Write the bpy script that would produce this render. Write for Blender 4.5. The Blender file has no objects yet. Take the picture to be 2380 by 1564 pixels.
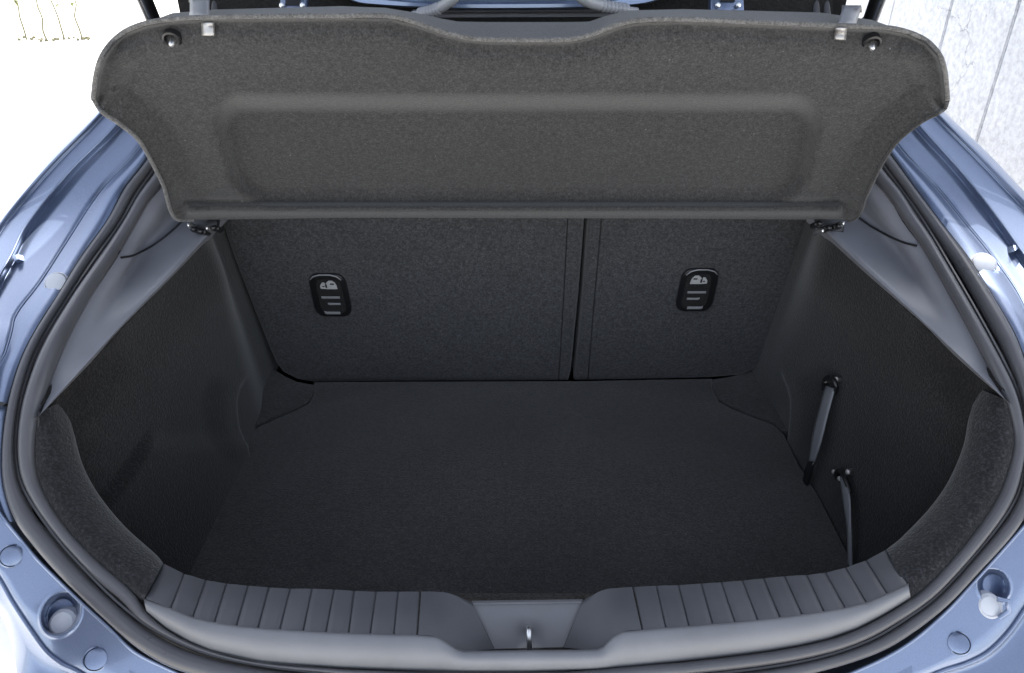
import bpy, bmesh, math, random
import numpy as np
from mathutils import Vector, Matrix
random.seed(4); rng = np.random.default_rng(4)
S = bpy.context.scene
COL = S.collection
rad = math.radians

# ------------------------------------------------------------------ camera, sky, sun, exposure
PITCH, FOC = 30.0, 1750.0                     # degrees below the horizon, focal length on a 2380 px wide frame
CAM = Vector((0.0, 0.0, 1.48))
cd = bpy.data.cameras.new("camera"); cam = bpy.data.objects.new("camera", cd); COL.objects.link(cam)
cam.location = CAM; cam.rotation_euler = (rad(90 - PITCH), 0, 0)
cd.sensor_width = 36.0; cd.lens = 36.0 * FOC / 2380.0; cd.clip_start = 0.02; cd.clip_end = 500
S.camera = cam
SUN_EL, SUN_AZ = 50.0, 5.0                   # azimuth from +Y (car's nose), negative to the left
w = bpy.data.worlds.new("World"); S.world = w; w.use_nodes = True
nt = w.node_tree; bg = nt.nodes["Background"]
sky = nt.nodes.new("ShaderNodeTexSky"); sky.sky_type = 'NISHITA'; sky.sun_disc = False
sky.sun_elevation = rad(SUN_EL); sky.sun_rotation = rad(SUN_AZ); sky.dust_density = 2.0; sky.air_density = 1.0
hs = nt.nodes.new("ShaderNodeHueSaturation"); hs.inputs["Saturation"].default_value = 0.42
nt.links.new(sky.outputs[0], hs.inputs["Color"]); nt.links.new(hs.outputs[0], bg.inputs[0]); bg.inputs[1].default_value = 0.13
sl = bpy.data.lights.new("sun", 'SUN'); sl.energy = 4.0; sl.angle = rad(0.53); sl.color = (1.0, 0.955, 0.88)
so = bpy.data.objects.new("sun", sl); COL.objects.link(so)
sdir = Vector((math.sin(rad(SUN_AZ)) * math.cos(rad(SUN_EL)), math.cos(rad(SUN_AZ)) * math.cos(rad(SUN_EL)), math.sin(rad(SUN_EL))))
so.rotation_euler = sdir.to_track_quat('Z', 'Y').to_euler(); so.location = (-2, 6, 9)
S.view_settings.view_transform = 'Standard'; S.view_settings.look = 'None'
S.view_settings.exposure = 1.9; S.view_settings.gamma = 1.0

# ------------------------------------------------------------------ helpers
FWD = Vector((0, math.cos(rad(PITCH)), -math.sin(rad(PITCH))))
UPV = Vector((0, math.sin(rad(PITCH)), math.cos(rad(PITCH))))
def ray(u, v): return FWD + Vector((1, 0, 0)) * ((u - 1190.0) / FOC) + UPV * ((782.0 - v) / FOC)
# side profile (y, z below the camera) of the hatch opening, sill to roof
PROF = [(0.30, -0.95), (0.50, -0.73), (0.62, -0.60), (0.72, -0.51), (1.07, -0.36), (1.17, -0.26), (1.28, -0.13), (1.45, -0.02)]
def _smooth(P, n=80):                                                   # Catmull-Rom through the profile points
    P = np.array(P, float); T = np.concatenate([[0], np.cumsum(np.linalg.norm(np.diff(P, axis=0), axis=1))]); out = []
    M = np.gradient(P, T, axis=0)
    for x in np.linspace(0, T[-1], n):
        i = min(len(P) - 2, int(np.searchsorted(T, x, side='right') - 1)); h = T[i+1] - T[i]; q = (x - T[i]) / h
        out.append(tuple((2*q**3-3*q*q+1)*P[i] + (q**3-2*q*q+q)*h*M[i] + (3*q*q-2*q**3)*P[i+1] + (q**3-q*q)*h*M[i+1]))
    return out
PROF = _smooth(PROF)
def ring_t(v):
    d = ray(1190, v)
    for (y0, z0), (y1, z1) in zip(PROF[:-1], PROF[1:]):
        den = (y1 - y0) * d.z - (z1 - z0) * d.y
        if abs(den) < 1e-9: continue
        s = (z0 * d.y - y0 * d.z) / den
        if -1e-6 <= s <= 1 + 1e-6:
            return (y0 + s * (y1 - y0)) / d.y
    return 1.15
def RP(u, v, off=0.0): return CAM + ray(u, v) * (ring_t(v) + off)         # a point on the hatch opening's surface
def ZP(u, v, z):                                                        # on a level surface
    d = ray(u, v); return CAM + d * ((z - CAM.z) / d.z)
def PP(u, v, p0, n):                                                    # on a plane
    d = ray(u, v); return CAM + d * ((p0 - CAM).dot(n) / d.dot(n))
def DP(u, v, t): return CAM + ray(u, v) * t                               # at a distance along the view axis

def resample(pts, n):
    P = np.array([tuple(p) for p in pts], float)
    if len(P) == 2:
        return np.array([P[0] + (P[1] - P[0]) * k / (n - 1) for k in range(n)])
    seg = np.linalg.norm(np.diff(P, axis=0), axis=1); seg[seg < 1e-9] = 1e-9
    T = np.concatenate([[0], np.cumsum(seg)])
    m = np.zeros_like(P)
    m[1:-1] = (P[2:] - P[:-2]) / (T[2:] - T[:-2])[:, None]
    m[0] = (P[1] - P[0]) / seg[0]; m[-1] = (P[-1] - P[-2]) / seg[-1]
    x = np.linspace(0, T[-1], n); i = np.clip(np.searchsorted(T, x, side='right') - 1, 0, len(P) - 2)
    h = seg[i]; s = ((x - T[i]) / h)[:, None]; h = h[:, None]
    return ((2*s**3 - 3*s**2 + 1) * P[i] + (s**3 - 2*s**2 + s) * h * m[i] + (-2*s**3 + 3*s**2) * P[i+1] + (s**3 - s**2) * h * m[i+1])

def link(name, me, mat=None, parent=None, smooth=True, sharp=40):
    if mat: me.materials.append(mat)
    if smooth:
        me.polygons.foreach_set("use_smooth", [True] * len(me.polygons))
        try: me.set_sharp_from_angle(angle=rad(sharp))
        except Exception: pass
    o = bpy.data.objects.new(name, me); COL.objects.link(o)
    if parent: o.parent = parent; o.matrix_parent_inverse = Matrix.Translation(-parent.location) if parent.parent is None else Matrix.Identity(4)
    return o
def from_grid(name, G, mat, parent=None, flip=False, sharp=40, thick=0.0, closed=False):
    G = np.asarray(G); a, b = G.shape[:2]
    V = G.reshape(-1, 3); idx = np.arange(a * b).reshape(a, b)
    q = np.stack([idx[:-1, :-1], idx[1:, :-1], idx[1:, 1:], idx[:-1, 1:]], -1).reshape(-1, 4)
    if closed:
        q2 = np.stack([idx[:-1, -1], idx[1:, -1], idx[1:, 0], idx[:-1, 0]], -1).reshape(-1, 4); q = np.vstack([q, q2])
    if flip: q = q[:, ::-1]
    me = bpy.data.meshes.new(name); me.from_pydata(V.tolist(), [], q.tolist()); me.update()
    o = link(name, me, mat, parent, True, sharp)
    if thick:
        md = o.modifiers.new("thickness", 'SOLIDIFY'); md.thickness = thick; md.offset = -1
    return o
def loft_grid(lines, n, m=1, curve=True):
    L = [resample(l, n) for l in lines]                                   # k x n x 3
    A = np.stack(L, 0)
    if m > 1:
        k = len(L)
        if curve and k > 2:
            out = [resample(A[:, j], (k - 1) * m + 1) for j in range(n)]
            A = np.stack(out, 1)
        else:
            rows = []
            for i in range(k - 1):
                for s in range(m): rows.append(A[i] + (A[i+1] - A[i]) * s / m)
            rows.append(A[-1]); A = np.stack(rows, 0)
    return A
def loft(name, lines, mat, parent=None, n=60, m=1, curve=False, **kw):
    return from_grid(name, loft_grid(lines, n, m, curve), mat, parent, **kw)
def tube_grid(path, r, k=12, squash=1.0):
    P = np.asarray([tuple(p) for p in path]); n = len(P)
    R = np.full(n, r) if np.isscalar(r) else np.asarray(r)
    T = np.gradient(P, axis=0); T /= np.linalg.norm(T, axis=1)[:, None]
    up = np.array([0, -0.6, 0.8]); G = []
    N = None
    for i in range(n):
        if N is None:
            N = np.cross(T[i], up)
            if np.linalg.norm(N) < 1e-4: N = np.cross(T[i], [1, 0, 0])
        N = N - T[i] * np.dot(N, T[i]); N /= np.linalg.norm(N)
        B = np.cross(T[i], N)
        G.append([P[i] + R[i] * (math.cos(a) * N + math.sin(a) * B * squash) for a in np.linspace(0, 2*math.pi, k, endpoint=False)])
    return np.array(G)
def tube(name, path, r, mat, parent=None, k=12, cap=True, squash=1.0):
    G = tube_grid(path, r, k, squash)
    o = from_grid(name, G, mat, parent, closed=True, sharp=50)
    if cap:
        bm = bmesh.new(); bm.from_mesh(o.data); bm.verts.ensure_lookup_table(); n = len(G)
        bm.faces.new([bm.verts[i] for i in range(k)]); bm.faces.new([bm.verts[(n-1)*k + i] for i in range(k)][::-1])
        bmesh.ops.recalc_face_normals(bm, faces=bm.faces); bm.to_mesh(o.data); bm.free()
    return o
def prism(name, outline, depth, mat, parent=None, bevel=0.0, seg=3, sharp=35):
    """closed solid: an outline of 3-D points pushed along the vector depth; the front rim bevelled"""
    bm = bmesh.new()
    f = bm.faces.new([bm.verts.new(Vector(p)) for p in outline])
    r = bmesh.ops.extrude_face_region(bm, geom=[f])
    nv = [g for g in r['geom'] if isinstance(g, bmesh.types.BMVert)]
    bmesh.ops.translate(bm, vec=Vector(depth), verts=nv)
    bm.normal_update()
    if bevel:
        fr = [e for e in bm.edges if all(v not in nv for v in e.verts)]
        bmesh.ops.bevel(bm, geom=fr, offset=bevel, segments=seg, profile=0.5, affect='EDGES', clamp_overlap=True)
    bmesh.ops.triangulate(bm, faces=[x for x in bm.faces if len(x.verts) > 4])
    bmesh.ops.recalc_face_normals(bm, faces=bm.faces)
    me = bpy.data.meshes.new(name); bm.to_mesh(me); bm.free()
    return link(name, me, mat, parent, True, sharp)
def box_pts(x0, x1, y0, y1, z0, z1):
    return [(x0,y0,z0),(x1,y0,z0),(x1,y1,z0),(x0,y1,z0)], (0,0,z1-z0)
def box(name, x0, x1, y0, y1, z0, z1, mat, parent=None, bevel=0.0):
    bm = bmesh.new(); bmesh.ops.create_cube(bm, size=1.0)
    for v in bm.verts: v.co = Vector(((x0+x1)/2 + v.co.x*(x1-x0), (y0+y1)/2 + v.co.y*(y1-y0), (z0+z1)/2 + v.co.z*(z1-z0)))
    if bevel: bmesh.ops.bevel(bm, geom=list(bm.edges), offset=bevel, segments=2, affect='EDGES', clamp_overlap=True)
    me = bpy.data.meshes.new(name); bm.to_mesh(me); bm.free()
    return link(name, me, mat, parent)
def frame_at(p, n):
    n = Vector(n).normalized(); x = Vector((0, 0, 1)).cross(n)
    if x.length < 1e-3: x = Vector((1, 0, 0))
    x.normalize(); y = n.cross(x); M = Matrix((x, y, n)).transposed().to_4x4(); M.translation = Vector(p); return M
def lathe(name, prof, p, n, mat, parent=None, k=28, sx=1.0, sy=1.0, sharp=35):
    """turned solid: prof is a list of (radius, height) along the axis n"""
    M = frame_at(p, n); G = []
    for r, h in prof:
        G.append([M @ Vector((r*sx*math.cos(a), r*sy*math.sin(a), h)) for a in np.linspace(0, 2*math.pi, k, endpoint=False)])
    return from_grid(name, [[tuple(q) for q in row] for row in G], mat, parent, closed=True, sharp=sharp)
def empty(name, loc): o = bpy.data.objects.new(name, None); COL.objects.link(o); o.location = loc; o.empty_display_size = 0.05; return o
def tag(o, label=None, cat=None, group=None, kind=None):
    if label: o['label'] = label
    if cat: o['category'] = cat
    if group: o['group'] = group
    if kind: o['kind'] = kind
    return o
def sstep(a, b, x):
    t = np.clip((x - a) / (b - a), 0, 1); return t * t * (3 - 2 * t)

# ------------------------------------------------------------------ materials
def new_mat(name):
    m = bpy.data.materials.new(name); m.use_nodes = True
    return m, m.node_tree, m.node_tree.nodes["Principled BSDF"]
def noise(t, scale, detail=3, rough=0.6, vec=None, dist=0.0):
    n = t.nodes.new("ShaderNodeTexNoise"); n.inputs["Scale"].default_value = scale; n.inputs["Detail"].default_value = detail
    n.inputs["Roughness"].default_value = rough; n.inputs["Distortion"].default_value = dist
    if vec: t.links.new(vec, n.inputs["Vector"])
    return n
def ramp(t, fac, stops):
    r = t.nodes.new("ShaderNodeValToRGB"); t.links.new(fac, r.inputs[0])
    while len(r.color_ramp.elements) < len(stops): r.color_ramp.elements.new(0.5)
    for e, (p, c) in zip(r.color_ramp.elements, stops): e.position = p; e.color = (*c, 1)
    return r
def coords(t): return t.nodes.new("ShaderNodeTexCoord").outputs["Object"]
def bump(t, b, h, strength, dist):
    n = t.nodes.new("ShaderNodeBump"); n.inputs["Strength"].default_value = strength; n.inputs["Distance"].default_value = dist
    t.links.new(h, n.inputs["Height"]); t.links.new(n.outputs[0], b.inputs["Normal"]); return n
def mixc(t, a, b, fac, mode='MIX'):
    n = t.nodes.new("ShaderNodeMix"); n.data_type = 'RGBA'; n.blend_type = mode
    for s, x in ((6, a), (7, b)):
        if isinstance(x, tuple): n.inputs[s].default_value = (*x, 1)
        else: t.links.new(x, n.inputs[s])
    if isinstance(fac, float): n.inputs[0].default_value = fac
    else: t.links.new(fac, n.inputs[0])
    return n.outputs[2]
def felt(name, dark, mid, light, scale=260, blot=0.25, bstr=0.5):
    m, t, b = new_mat(name); c = coords(t)
    n1 = noise(t, scale, 2, 0.7, c); n2 = noise(t, scale * 0.42, 3, 0.6, c); n3 = noise(t, 5, 3, 0.6, c)
    r = ramp(t, n1.outputs[0], [(0.3, dark), (0.5, mid), (0.72, light)])
    r2 = ramp(t, n2.outputs[0], [(0.3, (0.72,)*3), (0.7, (1.25,)*3)])
    col = mixc(t, r.outputs[0], r2.outputs[0], 1.0, 'MULTIPLY')
    r3 = ramp(t, n3.outputs[0], [(0.3, (1-blot,)*3), (0.7, (1+blot,)*3)])
    col = mixc(t, col, r3.outputs[0], 1.0, 'MULTIPLY')
    v = t.nodes.new("ShaderNodeTexVoronoi"); v.inputs["Scale"].default_value = 42; t.links.new(c, v.inputs["Vector"])       # stray lint
    sp = ramp(t, v.outputs["Distance"], [(0.035, (1.0,)*3), (0.055, (0.0,)*3)]); sel = ramp(t, v.outputs["Color"], [(0.62, (0.0,)*3), (0.66, (1.0,)*3)])
    lm = mixc(t, sp.outputs[0], sel.outputs[0], 1.0, 'MULTIPLY'); col = mixc(t, col, tuple(min(1, x * 2.0) for x in light), lm)
    t.links.new(col, b.inputs["Base Color"]); b.inputs["Roughness"].default_value = 0.95
    b.inputs["Specular IOR Level"].default_value = 0.15
    b.inputs["Sheen Weight"].default_value = 0.25; b.inputs["Sheen Roughness"].default_value = 0.5
    bump(t, b, n1.outputs[0], bstr, 0.002); return m
def plastic(name, col, rough=0.5, spec=0.5, grain=900, gstr=0.12, var=0.08):
    m, t, b = new_mat(name); c = coords(t); n = noise(t, grain, 2, 0.5, c); n2 = noise(t, 14, 4, 0.6, c)
    r = ramp(t, n2.outputs[0], [(0.3, tuple(x*(1-var) for x in col)), (0.7, tuple(x*(1+var) for x in col))])
    t.links.new(r.outputs[0], b.inputs["Base Color"]); b.inputs["Roughness"].default_value = rough; b.inputs["Specular IOR Level"].default_value = spec
    rr = ramp(t, n2.outputs[0], [(0.3, (rough*0.9,)*3), (0.7, (min(1, rough*1.12),)*3)]); t.links.new(rr.outputs[0], b.inputs["Roughness"])
    bump(t, b, n.outputs[0], gstr, 0.0006); return m
def paint(name, col):
    m, t, b = new_mat(name); c = coords(t); n = noise(t, 2500, 1, 0.5, c); n2 = noise(t, 9, 3, 0.5, c)
    r = ramp(t, n.outputs[0], [(0.35, tuple(x*0.85 for x in col)), (0.65, tuple(x*1.2 for x in col))])
    t.links.new(r.outputs[0], b.inputs["Base Color"]); b.inputs["Metallic"].default_value = 0.75; b.inputs["Roughness"].default_value = 0.30
    b.inputs["Coat Weight"].default_value = 1.0; b.inputs["Coat Roughness"].default_value = 0.04
    rr = ramp(t, n2.outputs[0], [(0.3, (0.27,)*3), (0.7, (0.34,)*3)]); t.links.new(rr.outputs[0], b.inputs["Roughness"]); return m
def metal(name, col, rough):
    m, t, b = new_mat(name); c = coords(t); n = noise(t, 120, 3, 0.6, c)
    r = ramp(t, n.outputs[0], [(0.3, (rough*0.8,)*3), (0.7, (rough*1.25,)*3)]); t.links.new(r.outputs[0], b.inputs["Roughness"])
    b.inputs["Base Color"].default_value = (*col, 1); b.inputs["Metallic"].default_value = 1.0; return m

M_SHELF = felt("shelf_felt", (0.0225, 0.0220, 0.0218), (0.039, 0.0382, 0.0380), (0.060, 0.0588, 0.0586), 460, 0.06, 0.35)
M_EDGE = felt("cut_felt_edge", (0.07, 0.068, 0.066), (0.11, 0.108, 0.106), (0.16, 0.157, 0.157), 420, 0.12, 0.6)
M_CARPET = felt("boot_carpet", (0.020, 0.0192, 0.0195), (0.035, 0.0335, 0.0345), (0.060, 0.0575, 0.059), 340, 0.2, 0.6)
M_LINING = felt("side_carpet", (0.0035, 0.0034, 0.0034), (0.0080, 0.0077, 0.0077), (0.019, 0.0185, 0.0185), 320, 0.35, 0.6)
M_SEAT = felt("seat_cloth", (0.030, 0.030, 0.032), (0.050, 0.050, 0.053), (0.082, 0.082, 0.087), 330, 0.08, 0.5)
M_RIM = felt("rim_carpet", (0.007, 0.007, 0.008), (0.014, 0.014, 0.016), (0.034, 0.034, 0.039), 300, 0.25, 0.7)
M_TRIM = plastic("grey_trim", (0.17, 0.175, 0.20), 0.42, 0.5)
M_TREAD = plastic("tread_plastic", (0.092, 0.094, 0.103), 0.5, 0.4, 700, 0.2)
M_SILL = plastic("sill_plastic", (0.175, 0.178, 0.19), 0.45, 0.5, 800, 0.1)
M_RUBBER = plastic("seal_rubber", (0.075, 0.075, 0.083), 0.30, 0.55, 500, 0.06)
M_BLACK = plastic("black_plastic", (0.010, 0.010, 0.011), 0.32, 0.5)
M_STRAP = plastic("strap_elastic", (0.15, 0.155, 0.17), 0.45, 0.5, 1200, 0.3)
M_PAINT = paint("blue_paint", (0.17, 0.215, 0.325))
M_STEEL = metal("bright_steel", (0.75, 0.75, 0.75), 0.38)
M_CLIP = metal("clip_metal", (0.42, 0.41, 0.40), 0.5)
M_PRINT = plastic("white_print", (0.42, 0.42, 0.42), 0.6, 0.3)
M_BARS = plastic("grey_bar_plastic", (0.24, 0.24, 0.25), 0.35, 0.5)
M_SKY_CAP = plastic("sky_reflection_cap", (0.50, 0.52, 0.57), 0.35, 0.5, 300, 0.03)  # pale tone stands in for sky reflected in the blue-painted caps
M_LENS = plastic("lamp_lens", (0.70, 0.70, 0.74), 0.08, 0.5, 200, 0.0)
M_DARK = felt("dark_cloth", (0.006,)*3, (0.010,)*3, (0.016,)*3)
M_CONDUIT = plastic("conduit_rubber", (0.36, 0.36, 0.38), 0.25, 0.6, 400, 0.05)
def concrete(name, base, pits=1.0, crack=True):
    m, t, b = new_mat(name); c = coords(t)
    n = noise(t, 3.2, 8, 0.72, c, 0.4); n2 = noise(t, 34, 6, 0.75, c)
    col = ramp(t, n.outputs[0], [(0.25, tuple(x*0.86 for x in base)), (0.75, tuple(x*1.1 for x in base))]).outputs[0]
    col = mixc(t, col, ramp(t, n2.outputs[0], [(0.34, (0.74,)*3), (0.58, (1.05,)*3)]).outputs[0], 1.0, 'MULTIPLY')
    v = t.nodes.new("ShaderNodeTexVoronoi"); v.inputs["Scale"].default_value = 13; t.links.new(c, v.inputs["Vector"])
    pr = ramp(t, v.outputs["Distance"], [(0.09, (0.0,)*3), (0.13, (1.0,)*3)])
    sel = ramp(t, noise(t, 7, 2, 0.5, c).outputs[0], [(0.52, (0.0,)*3), (0.60, (1.0,)*3)])
    inv = mixc(t, (1.0, 1.0, 1.0), pr.outputs[0], sel.outputs[0])
    col = mixc(t, col, mixc(t, (0.35, 0.34, 0.33), (1.0, 1.0, 1.0), inv), pits, 'MULTIPLY')
    h = inv
    if crack:
        v2 = t.nodes.new("ShaderNodeTexVoronoi"); v2.feature = 'DISTANCE_TO_EDGE'; v2.inputs["Scale"].default_value = 1.7
        nd = noise(t, 6, 4, 0.6, c); add = t.nodes.new("ShaderNodeVectorMath"); add.operation = 'MULTIPLY_ADD'
        t.links.new(nd.outputs[1], add.inputs[0]); add.inputs[1].default_value = (0.22,)*3; t.links.new(c, add.inputs[2])
        t.links.new(add.outputs[0], v2.inputs["Vector"])
        cr = ramp(t, v2.outputs["Distance"], [(0.002, (0.0,)*3), (0.006, (1.0,)*3)])
        s2 = ramp(t, noise(t, 1.3, 2, 0.5, c).outputs[0], [(0.50, (1.0,)*3), (0.56, (0.0,)*3)])
        k = mixc(t, cr.outputs[0], (1.0, 1.0, 1.0), s2.outputs[0])
        col = mixc(t, col, mixc(t, (0.62, 0.62, 0.63), (1.0, 1.0, 1.0), k), 1.0, 'MULTIPLY'); h = mixc(t, k, h, 0.5)
    t.links.new(col, b.inputs["Base Color"]); b.inputs["Roughness"].default_value = 0.9; b.inputs["Specular IOR Level"].default_value = 0.2
    bump(t, b, h, 0.6, 0.004); return m
M_WALL = concrete("wall_concrete", (0.60, 0.61, 0.635), 1.0)
M_GROUND = concrete("ground_concrete", (0.60, 0.585, 0.56), 0.5)
def leafm():
    m, t, b = new_mat("pale_leaf"); n = noise(t, 30, 2, 0.5, coords(t))
    t.links.new(ramp(t, n.outputs[0], [(0.3, (0.10, 0.12, 0.03)), (0.7, (0.26, 0.28, 0.08))]).outputs[0], b.inputs["Base Color"]); b.inputs["Roughness"].default_value = 0.6; return m
M_LEAF = leafm(); M_STEM = plastic("stem_bark", (0.20, 0.19, 0.12), 0.8, 0.2)

# ------------------------------------------------------------------ ground, wall, plants
bm = bmesh.new(); bmesh.ops.create_grid(bm, x_segments=8, y_segments=8, size=120)
me = bpy.data.meshes.new("ground"); bm.to_mesh(me); bm.free()
tag(link("ground", me, M_GROUND), "pale sunlit concrete ground under and beside the car", kind='structure')

WX = 2.05
wall = tag(empty("concrete_wall", (WX + 0.12, 3.6, 0)), "pale pitted concrete wall with upright joints, right of the blue car", "wall")
ends = [7.9, 6.3, 4.40, 3.82, 3.32, 2.45, 1.2]
for k in range(len(ends) - 1):
    y1, y0 = ends[k] - 0.003, ends[k+1] + 0.003
    o = box("panel", WX + (0.004 if k % 2 else 0.0) + (0.008 if k >= 4 else 0), WX + 0.2, y0, y1, 0.0, 2.6, M_WALL, wall, 0.006)
box("core", WX + 0.014, WX + 0.19, ends[-1] + 0.02, ends[0] - 0.02, 0.01, 2.58, M_WALL, wall)

# young plants on the far left, on sunlit ground
def plant(u, v, h, seed, label):
    p = ZP(u, v, 0.0); r = random.Random(seed)
    root = tag(empty("young_plant", p), label, "plant", "thin young plants on the sunlit ground")
    path = [p + Vector((r.uniform(-.012, .012) * i, r.uniform(-.01, .01) * i, h * i / 7)) for i in range(8)]
    tube("stem", resample(path, 16), np.linspace(0.012, 0.004, 16), M_STEM, root, 6)
    bm = bmesh.new()
    for i in range(46):
        hh = r.uniform(0.38, 1.0); c = Vector(path[min(7, int(hh * 7))]); c.z = p.z + hh * h
        a = r.uniform(0, 6.28); d = Vector((math.cos(a), math.sin(a), r.uniform(-.1, .9))).normalized(); s = r.uniform(.04, .085)
        q = d.cross(Vector((0, 0, 1))).normalized() * s * 0.3; b0 = c + d * 0.01
        vs = [bm.verts.new(x) for x in (b0, b0 + d*s*.5 + q, b0 + d*s, b0 + d*s*.5 - q)]; bm.faces.new(vs)
    me = bpy.data.meshes.new("foliage"); bm.to_mesh(me); bm.free(); fo = link("foliage", me, M_LEAF, root); fo['kind'] = 'stuff'
    lm = bmesh.new()
    for i in range(7):
        a = r.uniform(0, 6.28); q = r.uniform(0.0, .16); c = p + Vector((math.cos(a)*q*1.6, math.sin(a)*q, 0.012)); s = r.uniform(.012, .022)
        bmesh.ops.create_icosphere(lm, subdivisions=1, radius=s, matrix=Matrix.Translation(c))
    me = bpy.data.meshes.new("soil"); lm.to_mesh(me); lm.free(); so_ = link("soil", me, M_STEM, root); so_['kind'] = 'stuff'
for (u, v, h, sd, lb) in [(62, 92, 0.95, 1, "thin young plant farthest left on the bright ground, leaning stem"),
                          (110, 96, 0.9, 2, "second thin young plant from the left on the bright ground"),
                          (150, 92, 0.95, 3, "third thin young plant from the left, on the bright ground"),
                          (192, 92, 0.95, 4, "thin young plant nearest the parcel shelf on the bright ground")]:
    plant(u, v, h, sd, lb)

# ------------------------------------------------------------------ the car
CX = 0.014                                                             # the car's centre line
car = tag(empty("hatchback_car", (0, 2.4, 0)), "blue hatchback car seen from behind with its boot standing open", "car")
def mir(l, c=2394.0): return [(c - u,) + tuple(r) for u, *r in l]

# outlines of the hatch opening: D outer edge of the seal, E slit, F inner edge (frame of 2380 x 1564)
Dl = [(470,-40),(462,60),(415,200),(380,300),(347,366),(291,437),(251,512),(190,597),(135,688),(91,756),(51,834),(22,930),(8,1030),(10,1120),(36,1208),(87,1276),(154,1351),(239,1432),(324,1507),(408,1554),(560,1590),(800,1612)]
Dr = [(1925,-40),(1935,60),(1985,220),(2030,310),(2066,356),(2127,440),(2195,530),(2249,600),(2313,702),(2360,785),(2388,870),(2402,970),(2404,1060),(2402,1140),(2371,1218),(2289,1313),(2203,1404),(2114,1475),(2030,1521),(1890,1564),(1755,1590),(1500,1615)]
El = [(490,-40),(482,70),(432,220),(395,320),(358,392),(322,445),(284,512),(217,607),(149,708),(85,817),(51,918),(38,1000),(37,1060),(48,1120),(79,1177),(136,1256),(204,1331),(272,1398),(357,1463),(475,1517),(609,1547),(800,1570)]
Er = [(1905,-40),(1915,70),(1968,230),(2012,325),(2054,386),(2105,455),(2152,524),(2212,624),(2280,742),(2347,868),(2372,930),(2384,1010),(2380,1085),(2366,1148),(2324,1218),(2252,1307),(2174,1389),(2097,1444),(2030,1484),(1923,1523),(1789,1550),(1585,1574)]
Fl = [(510,-40),(502,80),(452,240),(415,345),(384,420),(345,470),(318,516),(271,598),(205,699),(154,796),(113,897),(91,965),(82,1035),(86,1102),(113,1170),(164,1241),(238,1316),(310,1375),(345,1430),(407,1477),(491,1514),(609,1541),(800,1556)]
Fr = [(1885,-40),(1895,80),(1948,250),(1990,345),(2028,415),(2068,462),(2100,516),(2141,572),(2210,690),(2278,815),(2333,926),(2356,1000),(2359,1040),(2346,1088),(2312,1170),(2245,1265),(2161,1358),(2110,1398),(2060,1428),(1992,1464),(1924,1488),(1789,1515),(1585,1540)]
NR = 130
def rp_line(l, n, off): return [RP(u, v, off) for u, v in resample([(a, b, 0) for a, b in l], n)[:, :2]]
def seal_tube(name, A, B, mid, depth, parent, squash=1.0):
    """round rubber profile between two outlines, closed across the bottom below the frame"""
    a = resample([(x, y, 0) for x, y in list(A[0]) + [mid[0]] + list(A[1])[::-1]], 300)
    bb = resample([(x, y, 0) for x, y in list(B[0]) + [mid[1]] + list(B[1])[::-1]], 1500)
    b = np.array([bb[np.argmin(((bb - p) ** 2).sum(1))] for p in a])
    P, R = [], []
    for p, q in zip(a, b):
        c = (p + q) / 2; t = ring_t(c[1]) + depth
        P.append(tuple(CAM + ray(c[0], c[1]) * t)); R.append(np.linalg.norm((p - q)[:2]) / 2 * t / FOC)
    R = np.array(R); R = np.convolve(np.pad(R, 4, mode='edge'), np.ones(9) / 9, 'valid')
    P = np.array(P)
    return tube(name, P, R, M_RUBBER, parent, 14, True, squash)
def shrink(A, B, f): return ([tuple(np.array(p) + (np.array(q) - np.array(p)) * f) for p, q in zip(resample([(x,y,0) for x,y in A], 60), resample([(x,y,0) for x,y in B], 60))])
def L2(x): return [(p[0], p[1]) for p in x]
seal = None
def shr(A, B, f0, f1):
    a = resample([(x, y, 0) for x, y in A], 80); bb = resample([(x, y, 0) for x, y in B], 800)
    b = np.array([bb[np.argmin(((bb - p) ** 2).sum(1))] for p in a])
    return L2(a + (b - a) * f0), L2(a + (b - a) * f1)
o0l, o1l = shr(Dl, El, 0.02, 0.80); o0r, o1r = shr(Dr, Er, 0.02, 0.80)
i0l, i1l = shr(El, Fl, 0.18, 0.98); i0r, i1r = shr(Er, Fr, 0.18, 0.98)
s_out = seal_tube("outer_seal", (o0l, o0r), (o1l, o1r), ((1190, 1628), (1190, 1598)), 0.004, car)
s_in = seal_tube("inner_seal", (i0l, i0r), (i1l, i1r), ((1190, 1590), (1190, 1568)), 0.004, car)
# thin lip lying in the slit between the two rolls, and the dark channel below them
ml, _ = shr(El, Fl, 0.0, 0.1); mr, _ = shr(Er, Fr, 0.0, 0.1)
lip = [RP(u, v, 0.010) for u, v in ml] + [RP(1190, 1583, 0.010)] + [RP(u, v, 0.010) for u, v in mr[::-1]]
tube("seal_lip", resample(lip, 240), 0.0022, M_RUBBER, car, 6)
def ch_line(off, f):
    a, _ = shr(Dl, Fl, f, 0); b, _ = shr(Dr, Fr, f, 0)
    return [RP(u, v, off) for u, v in a] + [RP(1190, 1600 - 30*f, off)] + [RP(u, v, off) for u, v in b[::-1]]
loft("seal_channel", [ch_line(0.012, -0.05), ch_line(0.022, 0.5), ch_line(0.012, 1.02)], M_BLACK, car, 240)

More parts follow.
